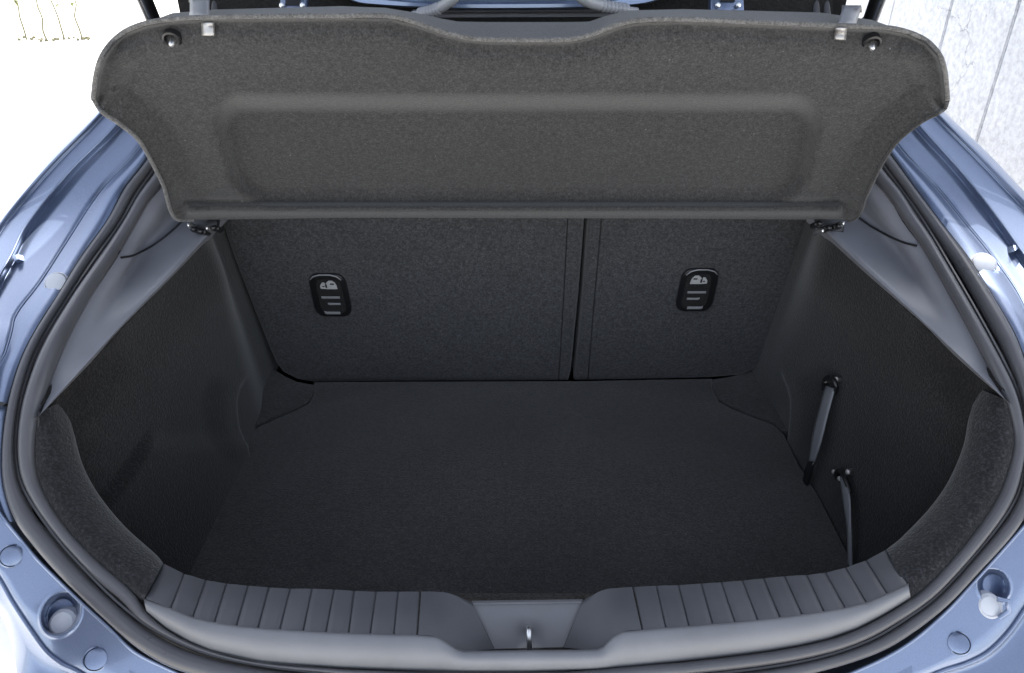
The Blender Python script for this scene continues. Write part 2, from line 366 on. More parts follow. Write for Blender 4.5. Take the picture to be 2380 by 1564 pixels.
# painted quarter panels beside the opening
QL = dict(
  D=[(455,60),(410,200),(372,300),(343,366),(288,437),(247,512),(187,597),(131,688),(87,756),(46,836),(16,930),(2,1035),(4,1120),(30,1211)],
  C=[(430,60),(395,180),(365,268),(328,342),(233,444),(156,560),(88,664),(47,716),(31,747),(34,768),(28,795),(-8,860),(-20,950),(-25,1060),(-10,1225)],
  CM=[(425,60),(385,170),(345,240),(300,300),(196,425),(118,540),(50,645),(8,705),(-10,745),(-8,770),(-20,810),(-50,880),(-60,960),(-65,1080),(-40,1240)],
  B1=[(420,55),(375,150),(330,215),(284,292),(178,398),(72,530),(42,590),(8,655),(-30,735),(-50,800),(-70,860),(-90,930),(-100,1000),(-100,1100),(-80,1250)],
  B0=[(415,50),(370,142),(322,208),(272,288),(166,394),(58,527),(30,586),(-6,650),(-44,730),(-64,800),(-84,860),(-105,930),(-115,1000),(-115,1100),(-95,1250)],
  A1=[(402,40),(350,120),(300,190),(240,270),(122,392),(15,520),(-20,580),(-55,645),(-90,720),(-110,800),(-125,870),(-140,940),(-145,1010),(-145,1100),(-130,1260)],
  A=[(399,35),(345,115),(293,185),(232,264),(113,386),(5,514),(-32,576),(-68,640),(-100,720),(-120,800),(-135,870),(-150,940),(-155,1010),(-155,1100),(-140,1260)],
  O=[(392,20),(335,108),(285,180),(222,252),(100,374),(-3,506),(-45,570),(-80,630),(-115,720),(-140,800),(-155,870),(-170,940),(-175,1010),(-175,1100),(-160,1260)])
QR = dict(
  D=[(1940,60),(1990,220),(2034,308),(2070,354),(2131,438),(2199,528),(2253,598),(2317,700),(2365,785),(2394,870),(2408,970),(2410,1060),(2398,1145),(2356,1218)],
  C=[(1965,60),(2005,190),(2047,270),(2085,338),(2180,440),(2238,512),(2299,586),(2359,668),(2384,715),(2398,760),(2412,820),(2430,900),(2440,980),(2435,1080),(2400,1215)],
  CM=[(1970,60),(2015,180),(2065,255),(2108,315),(2205,420),(2265,495),(2328,566),(2390,650),(2415,700),(2430,750),(2445,820),(2460,900),(2468,980),(2462,1080),(2430,1225)],
  B1=[(1980,58),(2025,165),(2080,235),(2124,296),(2222,404),(2310,516),(2350,574),(2395,640),(2425,690),(2445,745),(2462,815),(2478,895),(2486,980),(2480,1080),(2450,1235)],
  B0=[(1985,55),(2030,158),(2088,228),(2136,290),(2234,398),(2324,512),(2364,568),(2408,632),(2440,690),(2460,745),(2477,815),(2493,895),(2500,980),(2494,1080),(2465,1240)],
  A1=[(2000,45),(2055,130),(2110,200),(2172,270),(2274,374),(2376,482),(2420,535),(2455,590),(2480,660),(2500,730),(2515,810),(2530,890),(2536,980),(2530,1080),(2500,1250)],
  A=[(2004,40),(2060,125),(2118,193),(2181,265),(2283,366),(2386,474),(2432,530),(2466,586),(2490,656),(2510,730),(2525,810),(2540,890),(2546,980),(2540,1080),(2510,1255)],
  O=[(2012,28),(2072,115),(2130,185),(2196,254),(2298,350),(2383,440),(2440,500),(2478,570),(2505,650),(2525,730),(2540,810),(2555,890),(2560,980),(2555,1080),(2525,1260)])
QOFF = dict(D=0.016, C=0.022, CM=0.014, B1=0.006, B0=-0.004, A1=-0.006, A=-0.014, O=0.006)
for Q in (QL, QR):
    base = resample([(a, b, 0) for a, b in Q['B1']], 150)
    def ln(k, dof=0.0):
        L_ = resample([(a, b, 0) for a, b in Q[k]], 2500); W_ = np.array([L_[np.argmin(((L_ - p) ** 2).sum(1))] for p in base])
        W_[2:-2] = (W_[:-4] + W_[1:-3] + W_[2:-2] + W_[3:-1] + W_[4:]) / 5
        return [RP(u, v, QOFF[k] + dof) for u, v in W_[:, :2]]
    def bl(p, q, f, lift=0.0): return [a * (1 - f) + b * f + (CAM - a).normalized() * lift for a, b in zip(p, q)]
    far = [p + Vector((0.04 * (1 if p.x > 0 else -1), 0.22, -0.12)) for p in ln('O')]
    mid = [p + Vector((0.012 * (1 if p.x > 0 else -1), 0.05, -0.02)) for p in ln('O')]
    d0 = [p + Vector((0, 0.03, -0.02)) for p in ln('D')]
    A_ = [ln('D'), ln('C')]; cc = [ln('C'), ln('CM'), ln('B1')]
    D_, C_, CM_, B1_, B0_, A1_, A_, O_ = (ln(k) for k in ('D', 'C', 'CM', 'B1', 'B0', 'A1', 'A', 'O'))
    B1o, A1o = [p + (CAM - p).normalized() * -0.007 for p in B1_], A1_
    lines = [d0, D_, bl(D_, C_, .5, .001), bl(C_, D_, .06), C_, bl(C_, CM_, .12, .003), bl(C_, CM_, .5, .001), CM_, bl(CM_, B1_, .5, -.002), bl(B1_, CM_, .08, -.005), B1o,
             bl(B1_, B0_, .45, -.004), bl(B1_, B0_, .8, .003), B0_, bl(B0_, A1_, .06, .0), bl(B0_, A1_, .5, -.002), bl(A1_, B0_, .05, 0.0), A1_, bl(A1_, A_, .35, -.003), A_,
             bl(A_, O_, .15, .0), bl(A_, O_, .6, .002), O_, mid, far]
    sg = 1 if Q is QR else -1
    lines.append([(CX + sg * x, 1.335, z) for x, z in ((0.36, 1.395), (0.46, 1.345), (0.61, 1.205), (0.75, 0.92), (0.80, 0.75), (0.80, 0.5))])
    o = loft("quarter_panel", lines, M_PAINT, car, 160, sharp=70, flip=(Q is QR))
    for key, lft, rr in (('A', .001, .0017), ('A1', .0005, .0013), ('B0', .001, .0018), ('C', .0005, .0014)):  # thin beads added along the creases to catch bright highlight lines
        tube("highlight_bead", resample([p + (CAM - p).normalized() * lft for p in ln(key)], 200), rr, M_PAINT, car, 8)
    o.modifiers.new("smooth", 'SUBSURF').levels = 1; o.modifiers["smooth"].render_levels = 1
# weld notch clips where the roof ditch ends
for (u, v, s) in ((34, 600, 1), (2362, 576, -1)):
    p = RP(u, v, -0.002)
    prism("ditch_clip", [RP(u - 6, v - 6, -0.004), RP(u + 5, v - 10, -0.004), RP(u + 7, v + 2, -0.004), RP(u - 3, v + 8, -0.004)], (0, 0.012, -0.008), M_PAINT, car, 0.002)
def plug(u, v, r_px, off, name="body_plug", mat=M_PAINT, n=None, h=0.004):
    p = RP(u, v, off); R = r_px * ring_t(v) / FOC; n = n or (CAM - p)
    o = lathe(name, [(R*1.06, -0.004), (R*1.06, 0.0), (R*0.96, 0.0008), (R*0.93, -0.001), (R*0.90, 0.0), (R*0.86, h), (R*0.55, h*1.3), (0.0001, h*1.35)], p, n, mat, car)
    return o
plug(131, 657, 26, 0.017, mat=M_SKY_CAP, h=0.003, n=(0.12, -0.66, 0.74)); plug(2286, 614, 28, 0.017, mat=M_SKY_CAP, h=0.003, n=(-0.12, -0.66, 0.74))

# bumper shoulders in the lower corners: M by the seal, N fold, K outer crease
BL = dict(M=[(-45,1120),(0,1192),(48,1252),(88,1300),(137,1349),(194,1404),(254,1459),(310,1512),(371,1545),(460,1582),(600,1612)],
          N=[(-75,1200),(-30,1290),(18,1335),(40,1371),(64,1406),(95,1431),(168,1486),(215,1520),(274,1562),(350,1600),(500,1640)],
          K=[(-110,1200),(-50,1280),(0,1349),(26,1395),(66,1457),(106,1512),(141,1541),(177,1559),(230,1590),(310,1625),(450,1670)],
          W=[(-150,1260),(-80,1330),(0,1421),(18,1466),(29,1515),(35,1564),(45,1620),(90,1700),(200,1790)])
BR = dict(M=[(2466,1112),(2420,1174),(2376,1226),(2314,1296),(2258,1358),(2202,1418),(2136,1477),(2084,1513),(2020,1546),(1940,1578),(1800,1612)],
          N=[(2500,1180),(2450,1240),(2400,1310),(2370,1360),(2335,1415),(2290,1465),(2220,1515),(2165,1545),(2100,1570),(2020,1605),(1900,1640)],
          K=[(2510,1220),(2440,1330),(2382,1416),(2342,1472),(2298,1515),(2254,1539),(2187,1561),(2120,1590),(2050,1620),(1970,1650),(1900,1680)],
          W=[(2600,1300),(2540,1420),(2490,1500),(2450,1560),(2400,1620),(2330,1680),(2230,1730),(2130,1780),(2000,1800)])
REC = {0: (141, 1427, 43, 54, 0.55), 1: (2309, 1362, 37, 41, -0.5)}
for side, Bd in enumerate((BL, BR)):
    n, m = 300, 40
    M_, N_, K_ = (resample([(a, b, 0) for a, b in Bd[k]], n)[:, :2] for k in "MNK")
    rows, offs = [], []
    for s in np.linspace(0, 1, m): rows.append(M_ + (N_ - M_) * s); offs.append(0.014 + 0.0 * s)
    for s in np.linspace(0, 1, m)[1:]: rows.append(N_ + (K_ - N_) * s); offs.append(0.014 + 0.004 * s * s)
    U = np.array(rows); cu, cv, ru, rv, an = REC[side]
    G = []
    for r in range(len(U)):
        line = []
        for u, v in U[r]:
            du, dv = u - cu, v - cv; x = (du*math.cos(an) + dv*math.sin(an)) / ru; y = (-du*math.sin(an) + dv*math.cos(an)) / rv
            q = math.hypot(x, y); dep = (0.026 if side == 0 else 0.016) * (1 - float(sstep(0.70, 1.0, q))) - 0.0012 * math.exp(-((q - 1.06) / 0.06) ** 2)
            line.append(tuple(RP(u, v, offs[r] + dep)))
        G.append(line)
    # rolled inner edge and outer wall
    sg = 1 if side == 0 else -1
    first = [tuple(RP(u + sg * 22, v - 16, 0.035)) for u, v in U[0]]
    e1 = [tuple(Vector(p) + Vector((0, -0.003, -0.004))) for p in G[-1]]
    W_ = resample([(a, b, 0) for a, b in Bd['W']], n)[:, :2]
    kz = [RP(*a, 0.018).z for a in K_]
    def wl(f, dz): return [tuple(ZP(*(a + (b - a) * f), z - dz)) for a, b, z in zip(K_, W_, kz)]         # ledge running outward from the crease
    for P_, of_, r_ in ((U[0], offs[0] - 0.0005, 0.0022), (U[-1], 0.017, 0.0024)):  # beads added on both shoulder edges for their highlights
        tube("highlight_bead", resample([RP(u, v, of_) for u, v in P_], 200), r_, M_PAINT, car, 8)
    e3 = [tuple(Vector(p) + Vector((0.02 * (1 if side == 0 else -1), 0.03, -0.40))) for p in wl(1.0, 0.03)]
    from_grid("bumper_shoulder", [first] + G + [wl(0.05, 0.006), wl(0.12, 0.010), wl(0.5, 0.014), wl(0.95, 0.022), wl(1.0, 0.028), e3], M_PAINT, car, sharp=60, flip=(side == 1))
plug(27, 1292, 26, 0.012); plug(223, 1532, 27, 0.012); plug(2228, 1495, 26, 0.012)
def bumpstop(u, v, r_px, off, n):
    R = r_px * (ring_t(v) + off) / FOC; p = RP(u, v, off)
    lathe("bump_stop", [(R*1.05, -0.012), (R*1.05, -0.002), (R*0.98, 0.0), (R*0.93, 0.006), (R*0.72, 0.009), (R*0.70, 0.008), (R*0.4, 0.009), (0.0001, 0.009)], p, n, M_SKY_CAP, car)
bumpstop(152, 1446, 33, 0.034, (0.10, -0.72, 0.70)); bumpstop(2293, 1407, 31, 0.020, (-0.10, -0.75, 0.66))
tube("bump_tab", [RP(2318, 1392, 0.006), RP(2342, 1396, 0.004), RP(2344, 1420, 0.006), RP(2322, 1436, 0.01)], 0.003, M_PAINT, car, 8)
# upper bumper edge across the bottom of the frame
loft("bumper_top", [[RP(u, v, o_) for u, v in resample([(300, 1530, 0), (420, 1590, 0), (700, 1640, 0), (1190, 1660, 0), (1700, 1630, 0), (2000, 1575, 0), (2120, 1520, 0)], 60)[:, :2] + np.array([0, dv])] for dv, o_ in ((0, 0.03), (10, 0.015), (60, 0.012), (70, 0.02), (200, 0.06))], M_PAINT, car, 60)
# lamp and shut line on the left edge
lamp = loft("tail_lamp", [[DP(u, v, t) for u, v in [(0,1425),(20,1470),(31,1515),(37,1575),(40,1640)]] for t in (0.80, 0.70)] +
     [[DP(u - 60, v + 10, 0.69) for u, v in [(0,1425),(20,1470),(31,1515),(37,1575),(40,1640)]]], M_LENS, car, 24, flip=True)
prism("shut_gap", [RP(-40, 930, 0.006), RP(6, 934, 0.006), RP(14, 938, 0.006), RP(6, 943, 0.006), RP(-40, 944, 0.006)], (0, 0.004, -0.004), M_BLACK, car)
loft("side_gap", [[RP(u - 30, v, 0.018) for u, v in [(-30, 1246), (0, 1245), (40, 1240), (62, 1238)]], [RP(u - 30, v + 13, 0.018) for u, v in [(-30, 1246), (0, 1245), (40, 1240), (66, 1240)]]], M_BLACK, car, 8)

# --- boot lining
Z0 = 0.65
def wall_x(s, y, z):                                                     # side-wall surface, s = -1 left, +1 right
    k = (z - 0.65) / 0.36; yb = np.clip((y - 0.72) / 0.36, -0.6, 1.3)
    return CX + s * (0.482 + k * (0.078 - 0.10 * yb) + 0.012 * math.sin(min(max(k, 0), 1) * math.pi))
def WP(u, v, s, inset=0.0):
    t = 1.0
    for _ in range(30):
        p = CAM + ray(u, v) * t; x = wall_x(s, p.y, p.z) - s * inset; t = 0.4 * t + 0.6 * x / ((u - 1190) / FOC)
    return CAM + ray(u, v) * t
def g_edge(s, f):                                                        # upper edge of the carpeted wall, f=0 at the opening, 1 at the seat
    if s < 0: a, b = Vector((-0.545, 0.706, 0.967)), RPt(484, 556, 1.145)
    else: a, b = Vector((0.573, 0.718, 0.979)), RPt(1924, 556, 1.150)
    return a + (b - a) * f
def RPt(u, v, t): return CAM + ray(u, v) * t
def dist_poly(u, v, line):
    d = 1e9; side = 0
    for (x0, y0), (x1, y1) in zip(line[:-1], line[1:]):
        dx, dy = x1 - x0, y1 - y0; s = max(0, min(1, ((u - x0)*dx + (v - y0)*dy) / (dx*dx + dy*dy)))
        q = math.hypot(u - x0 - s*dx, v - y0 - s*dy)
        if q < d: d = q; side = dx*(v - y0) - dy*(u - x0)
    return d if side > 0 else -d
def proj(p):
    q = Vector(p) - CAM; z = q.dot(FWD); return 1190 + q.x / z * FOC, 782 - q.dot(UPV) / z * FOC
for s in (-1, 1):
    n, m = 120, 70; G = []
    def ring_y(z):
        return float(np.interp(z - CAM.z, [q[1] for q in PROF], [q[0] for q in PROF]))
    for i in range(m):
        k = i / (m - 1); row = []
        for j in range(n):
            g = j / (n - 1); e0, e1_ = g_edge(s, 0.0), g_edge(s, 1.30); yk = 1.345 - 0.213 * (e0.z - Z0) * k
            z = Z0 - 0.01 + (e0.z - Z0 + 0.01) * k; y0 = max(0.60, ring_y(z) + 0.055 * (1 - k) + 0.004)
            yb = y0 + (yk - y0) * g; f = (yb - e0.y) / (g_edge(s, 1.0).y - e0.y); top = g_edge(s, f)
            z = Z0 - 0.01 + (top.z - Z0 + 0.01) * k if f > 0 else z
            x = wall_x(s, yb, z); kk = sstep(0.7, 1.0, k); x = x * (1 - kk) + top.x * kk
            bq = float(sstep(-0.15, -0.03, yb - (1.276 - 0.213 * (z - 0.65)))); x = x * (1 - bq) + s * (0.487 + 0.012 * k) * bq
            p = Vector((x, yb, z)); u, v = proj(p); dx = 0.0
            if s < 0:
                d = dist_poly(u, v, [(345, 1005), (318, 1045), (280, 1100), (235, 1160), (180, 1230)])
                dx = 0.013 * float(sstep(-4, 10, -d)) * float(sstep(990, 1060, v)) 
                d2 = dist_poly(u, v, [(575, 870), (552, 900), (545, 930), (546, 960), (553, 1010)])
                dx += 0.006 * float(sstep(-5, 3, d2)) * float(sstep(860, 900, v)) * float(sstep(80, 20, abs(d2)))
            else:
                d2 = dist_poly(u, v, [(1812, 850), (1836, 900), (1843, 930), (1842, 970), (1838, 1010)])
                dx += 0.006 * float(sstep(-5, 3, -d2)) * float(sstep(850, 890, v)) * float(sstep(80, 20, abs(d2)))
            dx -= 0.012 * float(sstep(0.80, 0.97, k)) * float(sstep(0.45, 0.15, f))
            p.x -= s * dx; row.append(tuple(p))
        G.append(row)
    # top roll-over under the plastic trim
    G.append([tuple(Vector(p) + Vector((s * 0.006, 0, 0.003))) for p in G[-1]])
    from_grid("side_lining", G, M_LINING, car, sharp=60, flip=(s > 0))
# closing panel behind the sill and feet in the rear corners
loft("sill_lining", [[Vector((x, 0.628, 0.762)) for x in (-.55, 0, .57)], [Vector((x, 0.632, 0.64)) for x in (-.55, 0, .57)]], M_CARPET, car, 12)
foot_r = [(1653,881),(1658,898),(1671,928),(1703,946),(1748,964),(1798,982),(1818,1000),(1850,1010),(1868,950),(1850,880),(1790,835),(1740,862),(1700,874)]
foot_l = [(733,894),(729,912),(717,934),(678,953),(640,968),(600,985),(570,1002),(540,1010),(520,940),(545,880),(610,840),(660,872),(690,886)]
for f in (foot_r, foot_l):
    prism("corner_lining", [ZP(u, v, 0.655) for u, v in f], (0, 0, -0.03), M_CARPET, car, 0.003)
# rolled carpet rim between seal and boot
Hl = [(150,930),(168,985),(179,1035),(196,1089),(230,1150),(291,1224),(366,1292),(379,1309)]
Hr = [(2268,900),(2252,965),(2239,1035),(2205,1116),(2161,1180),(2093,1251),(2072,1268),(2060,1277)]
Ol = [(84,960),(80,1035),(84,1102),(112,1170),(163,1241),(237,1316),(300,1368),(335,1392)]
Or = [(2345,920),(2360,1040),(2347,1088),(2313,1170),(2246,1265),(2162,1358),(2130,1380),(2112,1357)]
Or = [(2340,930),(2358,1000),(2359,1040),(2346,1088),(2313,1170),(2246,1265),(2162,1358),(2116,1392)]
for s, O_, H_ in ((-1, Ol, Hl), (1, Or, Hr)):
    o_ = resample([(a, b, 0) for a, b in O_], 50)[:, :2]; h_ = resample([(a, b, 0) for a, b in H_], 50)[:, :2]
    G = []
    for f, off in ((-0.12, 0.02), (0.0, 0.006), (0.12, 0.002), (0.35, 0.006), (0.65, 0.020), (0.88, 0.036), (0.97, 0.046), (1.0, 0.056), (0.98, 0.085), (0.80, 0.14)):
        G.append([tuple(RP(*(a + (b - a) * f), off)) for a, b in zip(o_, h_)])
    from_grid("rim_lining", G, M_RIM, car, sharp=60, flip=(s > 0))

# --- pillar trims between seal and carpet
for s in (-1, 1):
    Fx = [(391,415),(376,433),(345,475),(305,530),(271,600),(203,702),(152,800),(112,901),(89,972)]
    if s > 0: Fx = [(2015,400),(2033,420),(2066,466),(2107,520),(2141,572),(2212,691),(2280,817),(2335,925),(2342,938)]
    nn = 70; fl = resample([(a, b, 0) for a, b in Fx], nn)[:, :2]; G = []
    for k in np.linspace(0, 1, 26):
        row = []
        for j in range(nn):
            f = 1 - j / (nn - 1); ge = g_edge(s, -0.02 + f * 1.2) + Vector((-s * 0.004, 0, 0.004)); p0 = RP(*fl[j], 0.012)
            p = p0 + (ge - p0) * k
            hollow = 0.034 * math.exp(-((k - 0.50) / 0.22) ** 2) * float(sstep(0.30, 0.80, f)) - 0.012 * math.exp(-((k - 0.88) / 0.10) ** 2) * float(sstep(0.35, 0.7, f))
            edge = 0.012 * float(sstep(0.93, 1.0, k)) * (0.4 + 0.6 * float(sstep(0.02, 0.18, f)))
            row.append(tuple(p + Vector((s * (hollow + edge), 0.3 * hollow, -0.5 * hollow - edge))))
        G.append(row)
    from_grid("pillar_trim", G, M_TRIM, car, sharp=60, flip=(s < 0))
    sm = [(268,598),(290,599),(315,592),(355,570),(406,530),(430,505)] if s < 0 else [(2141,572),(2120,570),(2090,560),(2050,541),(2010,516),(1985,495)]
    G = np.array(G)
    pts = []
    for (u, v) in resample([(a, b, 0) for a, b in sm], 40)[:, :2]:                 # the joint follows the trim's surface
        PX = G.reshape(-1, 3) - np.array(CAM); z = PX @ np.array(FWD); uu = 1190 + PX[:, 0] / z * FOC; vv = 782 - (PX @ np.array(UPV)) / z * FOC
        i = np.argsort((uu - u)**2 + (vv - v)**2)[:3]; pts.append(DP(u, v, float(z[i].mean()) - 0.003))
    P = resample(pts, 24); P = np.array([P[max(0, i-2):i+3].mean(0) for i in range(len(P))])
    tube("trim_joint", P, 0.0016, M_BLACK, car, 6)

# --- sill trim with tread panels, latch pocket and striker
TI = [(427,1333),(478,1348),(526,1356),(576,1361),(625,1365),(674,1368),(725,1368),(776,1370),(823,1373),(874,1375),(925,1375),(976,1375)]
TO = [(396,1413),(447,1434),(498,1446),(549,1454),(599,1459),(650,1463),(704,1466),(757,1469),(810,1471),(860,1473),(915,1475),(969,1476)]
RI = [(1472,1364),(1526,1361),(1577,1360),(1630,1356),(1677,1353),(1726,1349),(1775,1344),(1824,1339),(1875,1336),(1919,1331),(1966,1319),(2014,1302)]
RO = [(1494,1464),(1548,1459),(1602,1455),(1657,1450),(1709,1446),(1762,1441),(1814,1435),(1865,1428),(1916,1421),(1965,1412),(2015,1400),(2063,1379)]
sill = loft("sill_trim", [
    [RP(u, v, 0.080) for u, v in [(370,1312)] + TI + [(1010,1376),(1060,1386),(1100,1402),(1190,1401),(1352,1397),(1392,1377),(1440,1366)] + RI + [(2062,1280)]],
    [RP(u, v, 0.052) for u, v in [(379,1309)] + TI + [(1010,1375),(1060,1384),(1095,1399),(1190,1398),(1356,1395),(1390,1376),(1440,1366)] + RI + [(2060,1277)]]], M_TREAD, car, 260)
def sill_top(inner, outer, name, sink, mat, parent, gap=0.0, seg=6, bev=0.0022):
    """a strip of the sill between an inner and an outer edge (two-point lists), slightly crowned"""
    (a0, a1), (b0, b1) = inner, outer
    a0, a1, b0, b1 = map(np.array, (a0, a1, b0, b1))
    da = (a1 - a0) / np.linalg.norm(a1 - a0) * gap; db = (b1 - b0) / np.linalg.norm(b1 - b0) * gap
    a0, a1, b0, b1 = a0 + da, a1 - da, b0 + db, b1 - db
    G = []
    for s, drop in ((0.0, 0.004), (0.0, 0.0009), (0.04, 0.0002), (0.3, 0.0), (0.7, 0.0), (0.96, 0.0002), (1.0, 0.0009), (1.0, 0.004)):
        p, q = a0 + (a1 - a0) * s, b0 + (b1 - b0) * s; row = []
        for k in np.linspace(0, 1, seg):
            c = p + (q - p) * k; off = 0.050 + (0.001 - 0.050) * k - 0.004 * math.sin(k * math.pi)
            row.append(tuple(RP(c[0], c[1], off + sink) + Vector((0, 0, -drop))))
        G.append(row)
    return from_grid(name, G, mat, parent, sharp=50)
innerL = [(379,1309)] + TI; outerL = [(336,1391)] + TO
innerR = RI + [(2060,1277)]; outerR = RO + [(2111,1356)]
for k in range(12):
    sill_top((innerL[k], innerL[k+1]), (outerL[k], outerL[k+1]), "tread_panel", 0.0, M_TREAD, sill, 1.9)
    sill_top((innerR[k], innerR[k+1]), (outerR[k], outerR[k+1]), "tread_panel", 0.0, M_TREAD, sill, 1.9)
# base under the treads (floor of the grooves)
for I_, O_ in ((innerL, outerL), (innerR, outerR)):
    loft("tread_base", [[RP(u, v, 0.0505 + 0.003) for u, v in I_]] + [[RP(*(np.array(a) + (np.array(b) - np.array(a)) * k), 0.050 + (0.001 - 0.050) * k - 0.004 * math.sin(k * math.pi) + 0.003) for a, b in zip(I_, O_)] for k in (0.3, 0.6, 0.96)], M_TREAD, sill, 80, flip=False)
# plain cheeks sloping into the latch pocket
def cheek(inn, out, offs_i, offs_o, flip):
    a = resample([(u, v, o_*1000) for (u, v), o_ in zip(inn, offs_i)], 30); b = resample([(u, v, o_*1000) for (u, v), o_ in zip(out, offs_o)], 30)
    G = []
    for k in np.linspace(0, 1, 10):
        c = a + (b - a) * k; G.append([tuple(RP(x, y, z/1000 - 0.004 * math.sin(k * math.pi))) for x, y, z in c])
    return from_grid("pocket_cheek", G, M_TREAD, sill, flip=flip)
cheek([(979,1375),(1010,1375),(1035,1377),(1062,1385),(1096,1400)], [(972,1476),(1008,1479),(1034,1490),(1072,1512),(1149,1509)], [0.05,0.05,0.05,0.052,0.056], [0.001,0.001,0.004,0.014,0.053], True)
cheek([(1469,1364),(1440,1366),(1411,1369),(1388,1377),(1355,1396)], [(1491,1464),(1452,1467),(1428,1479),(1394,1508),(1310,1505)], [0.05,0.05,0.05,0.052,0.056], [0.001,0.001,0.004,0.014,0.053], False)
# latch plate
G = []
for k in np.linspace(0, 1, 16):
    L_, R_ = np.array((1096,1400)) + (np.array((1150,1508)) - np.array((1096,1400))) * k, np.array((1355,1396)) + (np.array((1309,1504)) - np.array((1355,1396))) * k
    G.append([tuple(RP(*(L_ + (R_ - L_) * x), 0.060 - 0.007 * k + 0.006 * math.exp(-((x - 0.5) / 0.16) ** 2) * float(sstep(0.25, 0.8, k)))) for x in np.linspace(0, 1, 24)])
from_grid("latch_plate", G, M_SILL, sill, flip=False)
loft("pocket_floor", [[RP(1060,1508,0.052), RP(1190,1508,0.054), RP(1400,1505,0.052)], [RP(1060,1530,0.02), RP(1190,1530,0.02), RP(1400,1526,0.02)]], M_BLACK, sill, 10)
prism("plate_rim", [RP(u, v, o_) for u, v, o_ in [(1096,1400,.0565),(1355,1396,.0565),(1350,1403,.0565),(1101,1407,.0565)]], (0, 0.004, -0.002), M_SILL, sill, 0.001)
tube("latch_striker", resample([RP(1231,1509,0.034), RP(1230,1488,0.026), RP(1229,1468,0.026), RP(1229,1460,0.034), RP(1229,1463,0.06)], 24), 0.0031, M_STEEL, sill, 12)
# front face of the sill trim
topf = [(334,1392)] + TO + [(1011,1479),(1024,1484),(1038,1493),(1062,1509),(1080,1514),(1110,1514),(1190,1513),(1280,1512),(1360,1511),(1388,1510),(1402,1504),(1426,1479),(1448,1468)] + RO + [(2110,1357)]
botf = [(341,1424),(386,1462),(440,1494),(491,1515),(609,1541),(794,1555),(950,1560),(1100,1562),(1230,1562),(1370,1559),(1470,1552),(1585,1540),(1700,1527),(1789,1515),(1860,1503),(1924,1488),(1992,1464),(2060,1428),(2117,1392)]
def pad_ends(l): return l
a = np.array(topf, float); b = resample([(u, v, 0) for u, v in botf], 200)[:, :2]
bx = np.interp(np.linspace(0, 1, len(a)), [0, 1], [0, 1])
# pair each top point with the bottom line at the same u
def at_u(line, u):
    xs = [p[0] for p in line]; ys = [p[1] for p in line]; return float(np.interp(u, xs, ys))
G = []
U = np.concatenate([np.linspace(334, 980, 120), np.linspace(982, 1480, 160), np.linspace(1484, 2111, 120)])
def topv(u): return at_u(topf, u)
for k, off, dv in ((0, 0.012, -1.5), (0, 0.003, -1.0), (0.0, 0.0005, 0.5), (0.035, -0.0015, 0), (0.10, -0.003, 0), (0.3, -0.006, 0), (0.55, -0.006, 0), (0.8, -0.001, 0), (1.0, 0.010, 0), (1.05, 0.03, 0)):
    row = []
    for u in U:
        f = (u - 334) / (2111 - 334); ub = 341 + f * (2117 - 341); e = min(1, max(0, 1 - min(f, 1 - f) / 0.004))
        vt, vb = topv(u), at_u(botf, ub); uu = u + (ub - u) * k
        row.append(tuple(RP(uu, vt + (vb - vt) * k + dv, off)))
    G.append(row)
from_grid("sill_face", G, M_SILL, sill, sharp=60)

# --- roof rear edge, dark cabin backing, hinges, wiring, struts
def hbar(name, u0, u1, v0, v1, t, r, mat, sag=0.0):
    return tube(name, [DP(u0 + (u1 - u0) * k, v0 + (v1 - v0) * k + sag * math.sin(k * math.pi), t) for k in np.linspace(0, 1, 30)], r, mat, car, 12)
T_R = 1.13
loft("roof_flange", [[DP(u, v, t) for u, v in l] for l, t in (
    ([(700,-60),(820,3),(872,12),(1000,20),(1100,22),(1280,22),(1400,18),(1465,13),(1523,3),(1650,-60)], T_R + 0.006),
    ([(700,-60),(822,1),(874,9),(1000,16),(1100,18),(1280,17),(1400,14),(1465,10),(1521,0),(1650,-60)], T_R),
    ([(720,-64),(840,-6),(890,0),(1000,9),(1100,10),(1280,9),(1400,6),(1450,-2),(1500,-8),(1640,-64)], T_R - 0.002),
    ([(720,-70),(840,-14),(890,-8),(1000,4),(1100,4),(1280,3),(1400,0),(1450,-9),(1500,-15),(1640,-70)], T_R + 0.001),
    ([(730,-90),(850,-40),(900,-30),(1000,-12),(1100,-12),(1280,-13),(1400,-18),(1450,-30),(1500,-40),(1630,-90)], T_R - 0.004),
    ([(730,-200),(850,-160),(900,-150),(1000,-130),(1100,-130),(1280,-130),(1400,-140),(1450,-150),(1500,-160),(1630,-200)], T_R + 0.01))], M_PAINT, car, 60)
hbar("roof_seal", 960, 1440, 26, 24, T_R + 0.02, 0.0028, M_RUBBER)
hbar("headliner_edge", 980, 1430, 36, 34, T_R + 0.045, 0.0075, M_TRIM)
box("cabin_blackout", -0.555, 0.555, 1.36, 1.40, 0.60, 1.405, M_DARK, car)  # dark bulkhead added behind the seats to block light through the cabin
prism("header_lining", [DP(470, 70, 1.17), DP(1935, 70, 1.17), DP(1935, -60, 1.17), DP(470, -60, 1.17)], (0, 0.03, 0.0), M_DARK, car)
